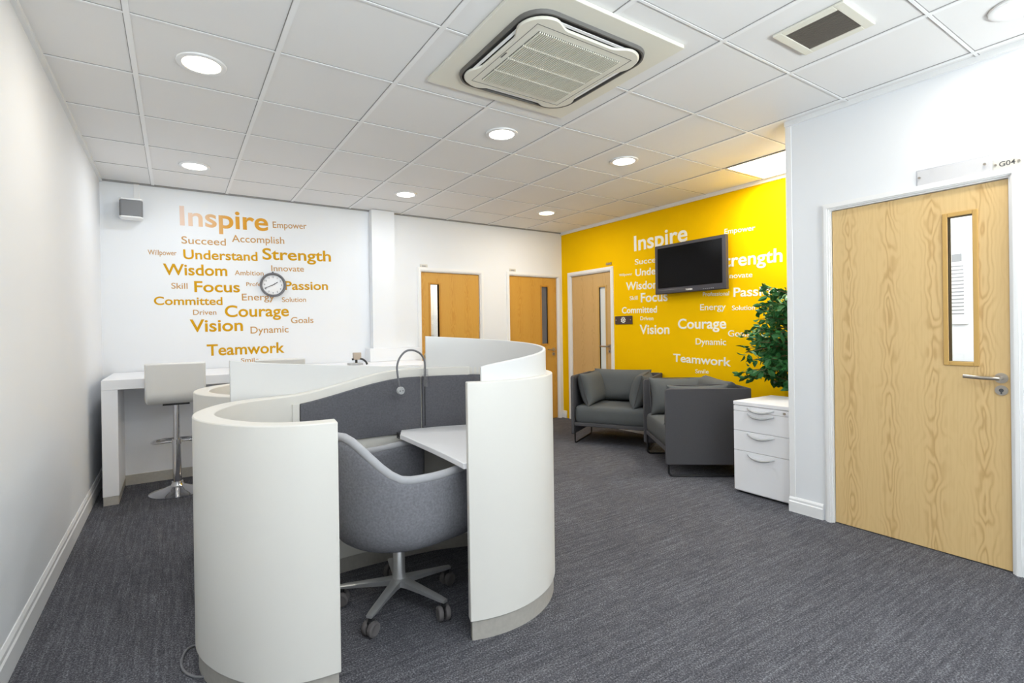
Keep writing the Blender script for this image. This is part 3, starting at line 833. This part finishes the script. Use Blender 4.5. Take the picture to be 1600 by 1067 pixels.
bm = BM(); box(bm, -.016, -.022, -.055, .016, .002, .012); box(bm, -.012, -.02, .008, -.004, -.004, .05); box(bm, .006, -.02, .008, .014, -.004, .045); obj('clip', bm, MACRYL, gl, bevel=.003)
bm = BM(); tube(bm, [(-.004, -.009, -.05), (-.005, -.010, -.15), (-.005, -.010, -.27)], .003, 8); obj('cord', bm, MBLKPL, gl, True)

cb = BM(); tube(cb, smoothpath([(.842,-3.30,.004),(.805,-3.285,.005),(.778,-3.305,.005),(.762,-3.37,.005),(.768,-3.44,.005),(.80,-3.50,.005),(.845,-3.53,.005)], 6), .0045, 8)
tag(obj('power_cable', cb, MCABLE, None, True), 'grey cable looping on the carpet beside the pod plinth', 'cable')

# ------------------------------------------------------------------ tub chair in the booth
tubc = thing('tub_swivel_chair', 'grey upholstered tub chair on a five star castor base in the front booth', 'chair', (1.617, -3.436, 0), math.radians(6))
NU = 44
def tub_outline(t):
    """t 0..1 from right-hand arm front, round the back, to left-hand arm front; local +x is forward"""
    L1, R_ = .30, .30
    s = (t-.5)*2
    total = L1 + R_*PI/2; d = abs(s)*total; sg_ = -1 if s < 0 else 1
    if d <= R_*PI/2:
        a = d/R_; return Vector((-R_*math.cos(a)*1.0-.0, sg_*R_*math.sin(a)))
    x = (d-R_*PI/2); return Vector((x, sg_*(R_-.03*(x/L1)**2)))
def tub_h(t):
    d = abs(t-.5)*2
    return .645 + .182*(1-sstep(.17, .49, d)) + .018*sstep(.62, 1, d)
rows = [(.60, .335, 0), (.80, .345, 0), (.93, .385, 0), (.985, .46, 0), (1.0, .55, 0), (1.005, None, .75), (1.01, None, 1)]
bm = BM(); grid = []
for i in range(NU+1):
    t = i/NU; p = tub_outline(t); h = tub_h(t); col = []
    for sc, z, f in rows:
        zz = z if z is not None else .55+(h-.55)*f
        lean = .0 if z is not None else -.035*f*(1-sstep(.2, .6, abs(t-.5)*2))
        col.append(bm.verts.new((p.x*sc+.02*(1-sc)+lean, p.y*sc, zz)))
    grid.append(col)
for a, b in zip(grid, grid[1:]):
    for k in range(len(rows)-1): bm.faces.new((a[k], b[k], b[k+1], a[k+1]))
sh = obj('shell', bm, MTUB, tubc, True, solid=.033, sub=1)
rim = []
for i in range(NU+1):
    t = i/NU; p = tub_outline(t); lean = -.035*(1-sstep(.2, .6, abs(t-.5)*2)); rim.append((p.x*1.01+lean, p.y*1.01, tub_h(t)+.003))
ends = [(rim[0][0]+.012, rim[0][1], rim[0][2]-.03), (rim[0][0]+.006, rim[0][1], rim[0][2]-.006)]
ende = [(rim[-1][0]+.006, rim[-1][1], rim[-1][2]-.006), (rim[-1][0]+.012, rim[-1][1], rim[-1][2]-.03)]
bm = BM(); tube(bm, ends+rim+ende, .0175, 10); obj('rim_piping', bm, MPIPE, tubc, True)['label'] = 'paler piped rim of the shell'
seat = []
for k in range(40):
    a = 2*PI*k/40; ca, sa = math.cos(a), math.sin(a)
    seat.append((.02+.27*math.copysign(abs(ca)**.7, ca), .265*math.copysign(abs(sa)**.7, sa)))
bm = BM(); loft(bm, [z_([(x*.62, y*.62) for x, y in seat], .318), z_([(x*.85, y*.85) for x, y in seat], .335), z_([(x*.98, y*.98) for x, y in seat], .38), z_(seat, .42), z_([(x*.97, y*.97) for x, y in seat], .455), z_([(x*.8, y*.8) for x, y in seat], .47)])
obj('seat', bm, MTUB, tubc, True)
bm = BM(); tube(bm, [(0, 0, .23), (0, 0, .325)], .014, 16); obj('gas_lift', bm, MCHROME, tubc, True)
bm = lathe(BM(), [(0, .09), (.03, .09), (.034, .11), (.028, .14), (.026, .25), (.022, .258), (0, .258)], 24); obj('column', bm, MALU, tubc, True)
bm = lathe(BM(), [(.0, .305), (.085, .305), (.09, .315), (0, .335)], 24); obj('seat_plate', bm, MBLACK, tubc, True)
for k in range(5):
    a = math.radians(-138+72*k-6)
    Ma = Matrix.Rotation(a, 4, 'Z')
    bm = BM()
    pr = [(.015, .026, .085, .125), (.06, .022, .088, .118), (.15, .019, .085, .108), (.24, .017, .080, .097), (.275, .014, .079, .092)]
    rg = []
    for x, hw, z0, z1 in pr:
        rg.append([(x, -hw, z1-.004), (x, -hw*.55, z1), (x, hw*.55, z1), (x, hw, z1-.004), (x, hw*.8, z0), (x, -hw*.8, z0)])
    loft(bm, rg); xform(bm, Ma); obj('leg', bm, MALU, tubc, True)
    cs = BM(); tube(cs, [(.262, 0, .082), (.262, 0, .045)], .010, 10); box(cs, .245, -.010, .03, .275, .010, .062); xform(cs, Ma)
    cst = obj('castor', cs, MBLKPL, tubc, True)
    wa = random.uniform(-.8, .8)
    for s in (-1, 1):
        bm = lathe(BM(), [(0, -.010), (.018, -.010), (.022, -.012), (.030, -.009), (.032, 0), (.030, .009), (.022, .012), (.018, .010), (0, .010)], 24, Ma @ Matrix.Translation((.262, 0, .032)) @ Matrix.Rotation(wa, 4, 'Z') @ Matrix.Translation((0, s*.016, 0)) @ RX)
        obj('wheel', bm, MTYRE, cst, True)

# ------------------------------------------------------------------ counter and stools
ct = thing('bar_counter', 'long white counter with steel plinth along the far wall', 'counter', (.292, -.967, 0))
CW = 2.8
obj('counter_top', B(0, 0, .852, CW, .905, .926), MPED, ct, bevel=.003)
for e0 in (0, CW-.1): obj('end_panel', B(e0, .004, .065, e0+.098, .90, .852), MPED, ct, bevel=.002)
for e0 in (.003, CW-.097): obj('foot_plinth', B(e0, .008, 0, e0+.092, .895, .066), MSTEEL, ct)
obj('modesty_panel', B(.098, .560, .085, CW-.1, .585, .852), MPED, ct)
obj('upper_rail', B(.098, .540, .735, CW-.1, .560, .852), MPED, ct)
obj('kick_plate', B(.098, .552, 0, CW-.1, .580, .085), MSTEEL, ct)

def stool():
    t = thing('bar_stool', '', 'stool', (0, 0, 0), 0, 'bar stools at the counter')
    bm = lathe(BM(), [(0, 0), (.192, 0), (.195, .006), (.17, .016), (.10, .034), (.05, .055), (.042, .07), (.040, .085), (0, .085)], 48); obj('base', bm, MCHROME, t, True)
    bm = BM(); tube(bm, [(0, 0, .07), (0, 0, .42)], .030, 24); obj('column', bm, MCHROME, t, True)
    bm = BM(); tube(bm, [(0, 0, .40), (0, 0, .72)], .023, 24); obj('gas_lift', bm, MCHROME, t, True)
    bm = BM(); tube(bm, smoothpath([(-.03, .02, .405), (-.10, .03, .40), (-.165, .09, .39), (-.16, .2, .385), (-.08, .25, .385), (.08, .25, .385), (.16, .2, .385), (.165, .09, .39), (.10, .03, .40), (.03, .02, .405)], 6), .010, 10)
    tube(bm, [(0, 0, .385), (0, 0, .425)], .036, 24); obj('footrest', bm, MCHROME, t, True)
    bm = BM(); box(bm, -.09, -.09, .705, .09, .09, .722); obj('seat_plate', bm, MBLACK, t)
    # seat and backrest: one bent padded sheet, split at the bend
    def pad(path, w, th, nm):
        bm = BM(); rg = []
        for i, (y, z, ny, nz) in enumerate(path):
            a = (y, z); e = .012
            rg.append([(-w/2, y, z), (-w/2+e, y+ny*th/2, z+nz*th/2), (w/2-e, y+ny*th/2, z+nz*th/2), (w/2, y, z), (w/2-e, y-ny*th/2, z-nz*th/2), (-w/2+e, y-ny*th/2, z-nz*th/2)])
        loft(bm, rg); return obj(nm, bm, MLEATH, t, True, bevel=.01, seg=3)
    pad([(.20, .752, 0, 1), (.19, .756, 0, 1), (-.13, .756, 0, 1), (-.14, .756, 0, 1)], .40, .065, 'seat')
    arcp = []
    for k in range(9):
        a = math.radians(90*k/8); arcp.append((-.13-.07*math.sin(a), .826-.07*math.cos(a), -math.sin(a)*-1, math.cos(a)))
    arcp += [(-.207, .90, 1, .08), (-.218, 1.0, 1, .1), (-.222, 1.04, 1, .1)]
    pad(arcp, .40, .06, 'backrest')
    return t
s1 = stool(); s1.location = (.757, -.86, 0); s1['label'] = 'white padded bar stool on chrome column nearest the left wall'
s2 = copy_tree(s1); s2.location = (1.5, -.87, 0); s2['label'] = 'white padded bar stool mostly hidden behind the curved pod screen'

gd_ = thing('desk_gadget', 'small beige and grey gadget with bent black arm on the counter', 'gadget', (2.29, -.6, .926))
bm = BM(); box(bm, -.075, -.05, 0, .055, .06, .022); obj('base', bm, MGREYP, gd_, bevel=.004)
bm = BM(); box(bm, -.03, -.025, .055, .045, .03, .125); obj('head', bm, MBEIGE, gd_, bevel=.005)
bm = BM(); tube(bm, smoothpath([(-.045, 0, .058), (0, -.01, .064), (.05, -.02, .060), (.085, -.03, .034), (.098, -.04, .004)], 6), .010, 10); tube(bm, [(0, 0, .02), (0, 0, .06)], .012, 10); obj('arm', bm, MBLKPL, gd_, True)

# ------------------------------------------------------------------ lounge armchairs
def armchair():
    t = thing('lounge_armchair', '', 'armchair', (0, 0, 0), 0, 'low grey lounge armchairs')
    W, D, T = .86, .70, .03     # local: +x forward, front edge at x = 0, back at x = -D
    ZB, ZT = .105, .745
    for s in (-1, 1):
        bm = BM(); y0 = s*(W/2-T/2)
        P_ = [(-D, ZB+.01), (-D+.01, ZB), (-.01, ZB), (0, ZB+.01), (0, ZT-.025), (-.012, ZT-.004), (-.05, ZT), (-D, ZT)]
        a = [bm.verts.new((x, y0-T/2, z)) for x, z in P_]; b = [bm.verts.new((x, y0+T/2, z)) for x, z in P_]
        bm.faces.new(a); bm.faces.new(b[::-1])
        for k in range(len(P_)): bm.faces.new((a[k], a[(k+1) % len(P_)], b[(k+1) % len(P_)], b[k]))
        obj('side_panel', bm, MARMD, t, True, bevel=.009, seg=3)
    obj('back_panel', B(-D, -W/2+T, ZB, -D+T, W/2-T, ZT), MARMD, t, bevel=.009, seg=3)
    obj('seat_rail', B(-D+T, -W/2+T, .195, -.02, W/2-T, .235), MARMD, t, bevel=.006)
    bm = BM(); n = 10; Wc = W-2*T-.008
    loops = []
    for z, k in ((.238, .96), (.252, .99), (.30, 1.0), (.36, 1.0), (.395, .985), (.412, .94), (.42, .8), (.424, .45)):
        pol = rsq(.5, .06, 4); loops.append([((x*(D-T-.03))*k-(D-T-.03)/2-.018, y*Wc*k, z) for x, y in pol])
    loft(bm, loops); obj('seat_cushion', bm, MARM, t, True)
    # back cushion
    Mb = Matrix.Translation((-D+T+.115, 0, .605)) @ Matrix.Rotation(math.radians(-9), 4, 'Y') @ Matrix.Rotation(PI/2, 4, 'Z')
    bm = pillow(BM(), .66, .37, .22, Mb, 5, 16, .05); obj('back_cushion', bm, MARM, t, True)
    for s in (-1, 1):
        Ms = Matrix.Translation((-.30, s*(W/2-T-.125), .592)) @ Matrix.Rotation(-s*math.radians(15), 4, 'X') @ Matrix.Rotation(s*math.radians(3), 4, 'Z')
        bm = pillow(BM(), .54, .37, .20, Ms, 3.2, 16, .10); c = obj('arm_cushion', bm, MARM, t, True)
        bm = BM()
        n = 24
        tube(bm, [Ms @ Vector((x, 0, z)) for x, z in smooth_rect(.522, .352)], .0045, 6, closed=True); obj('seam_piping', bm, MARMD, c, True)
        y = s*(W/2-.035)
        bm = BM(); tube(bm, smoothpath([(-.03, y, .2), (-.03, y, .05), (-.035, y, .022), (-.055, y, .009), (-.1, y, .009), (-.5, y, .009), (-.6, y, .009), (-.625, y, .02), (-.635, y, .05), (-.635, y, .2)], 4), .009, 10)
        obj('sled_leg', bm, MBLACK, t, True)
    return t
def smooth_rect(w, h, n=8):
    p = []
    r = .03
    for cx, cy, a in ((1, 1, 0), (-1, 1, 90), (-1, -1, 180), (1, -1, 270)):
        for k in range(n+1):
            tt = math.radians(a+90*k/n); p.append((cx*(w/2-r)+r*math.cos(tt), cy*(h/2-r)+r*math.sin(tt)))
    return p
a1 = armchair(); a1['label'] = 'dark grey lounge armchair facing the room, nearest the tan door'
f1 = math.radians(210); mid = Vector((4.41+.215, -1.40-.372, 0))
a1.location = mid; a1.rotation_euler = (0, 0, f1)
a2 = copy_tree(a1, label='dark grey lounge armchair seen from its side, next to the white drawer unit')
f2 = math.atan2(.593, -.805)
a2.rotation_euler = (0, 0, f2)
a2.location = Vector((4.215, -2.835, 0)) + Vector((.593, .805, 0))*.43

# ------------------------------------------------------------------ drawer pedestal
pd = thing('drawer_pedestal', 'white metal four drawer pedestal at the end of the right wall', 'drawer unit', (4.345, -3.575, 0))
Wp = .42; Dp = .52
obj('body', B(.018, -Wp/2, .012, Dp, Wp/2, .662), MPED, pd, bevel=.002)
obj('top', B(0, -Wp/2-.002, .664, Dp+.005, Wp/2+.002, .692), MPED, pd, bevel=.003)
for (z0, z1), hz in (((.622, .660), .648), ((.474, .619), .606), ((.325, .471), .455), ((.022, .322), .300)):
    dr = obj('drawer', B(0, -Wp/2+.001, z0, .017, Wp/2-.001, z1), MPED, pd, bevel=.0015)
    bm = BM(); pts = []
    for k in range(13):
        u = -1+2*k/12; pts.append((-.024*(1-u*u)**.5 if abs(u) < 1 else 0, u*.1, hz-.024*(1-u*u)))
    tube(bm, pts, [.004+.005*(1-(-1+2*k/12)**2) for k in range(13)], 8); obj('handle', bm, MHAND, dr, True)
    if z1 > .65:
        bm = BM(); tube(bm, [(0, -.175, .64), (-.006, -.175, .64)], .009, 14); obj('lock', bm, MSAT, dr)
obj('base', B(.03, -Wp/2+.02, 0, Dp-.02, Wp/2-.02, .02), MBLACK, pd)

# ------------------------------------------------------------------ ficus in the alcove
fx = thing('potted_ficus', 'bushy green potted ficus in the alcove behind the drawer unit', 'plant', (5.07, -3.47, 0))
bm = lathe(BM(), [(0, 0), (.10, 0), (.105, .01), (.135, .26), (.14, .28), (.125, .28), (.12, .25), (0, .25)], 32); obj('pot', bm, MPOT, fx, True)
bm = BM()
tube(bm, smoothpath([(0, 0, .24), (.02, .01, .5), (-.02, .02, .8), (.0, .0, 1.1), (.01, .0, 1.5)], 5), [.02]*17 + [.012]*4, 8)
lv = BM()
rnd = random.Random(5)
def leaf(bm, p, d, L_, w, roll_):
    d = d.normalized(); s, n = frame(d); s2 = s*math.cos(roll_)+n*math.sin(roll_); n2 = d.cross(s2)
    q = [(0, 0, 0), (.25, .8, .05), (.55, 1, .03), (.82, .55, -.05), (1, 0, -.14), (.82, -.55, -.05), (.55, -1, .03), (.25, -.8, .05)]
    vs = [bm.verts.new(p + d*(a*L_) + s2*(b*w/2) + n2*(c*L_+abs(b)*w*.12)) for a, b, c in q]
    cs = [bm.verts.new(p + d*(a*L_) + n2*(c*L_)) for a, c in ((.25, 0), (.55, -.02), (.82, -.09))]
    for f in ((vs[0], vs[1], cs[0]), (vs[1], vs[2], cs[1], cs[0]), (vs[2], vs[3], cs[2], cs[1]), (vs[3], vs[4], cs[2]), (vs[0], cs[0], vs[7]), (cs[0], cs[1], vs[6], vs[7]), (cs[1], cs[2], vs[5], vs[6]), (cs[2], vs[4], vs[5])):
        bm.faces.new(f)
def okp(p): return p.x < .32 and p.y > -.33 and p.z > .73 and not (p.z < .83 and p.x + .35*p.y < .06 and p.y > .1 and False)
tw = []
for k in range(110):
    z = rnd.uniform(.80, 1.62); a = rnd.uniform(0, 2*PI)
    rmax = .30*math.sin(PI*min(1, max(.1, (z-.42)/1.36)))**.6 + .06
    p0 = Vector((0, 0, z-.1)); L_ = rmax*rnd.uniform(.65, 1.1)
    dr = Vector((math.cos(a), math.sin(a), rnd.uniform(-.1, .55)))
    tw.append((p0, dr, L_))
for a, z, L_ in ((100, .88, .42), (112, .92, .44), (95, .86, .40), (140, 1.1, .40), (125, 1.25, .38), (160, .95, .38)):      # longer sprays hanging towards the room
    tw.append((Vector((0, 0, z)), Vector((math.cos(math.radians(a)), math.sin(math.radians(a)), -.02)), L_))
for p0, dr, L_ in tw:
    pts = [p0 + dr.normalized()*L_*t + Vector((0, 0, -.14*L_*t*t)) for t in (0, .33, .66, 1)]
    pts = [Vector((min(q.x, .30), max(q.y, -.31), q.z)) for q in pts]
    tube(bm, pts, [.005, .004, .003, .002], 5)
    sp2 = smoothpath(pts, 4)
    for i, q in enumerate(sp2[3:]):
        for _ in range(2):
            d = (sp2[min(i+4, len(sp2)-1)]-sp2[i+2]).normalized()*.6 + Vector((rnd.uniform(-1, 1), rnd.uniform(-1, 1), rnd.uniform(-.9, .5)))
            qq = q + Vector((rnd.uniform(-.02, .02), rnd.uniform(-.02, .02), rnd.uniform(-.02, .02)))
            L2 = rnd.uniform(.055, .085)
            if okp(qq+d.normalized()*L2): leaf(lv, qq, d, L2, L2*rnd.uniform(.45, .58), rnd.uniform(0, PI))
obj('stem', bm, MBARK, fx, True)
obj('foliage', lv, MLEAF, fx)
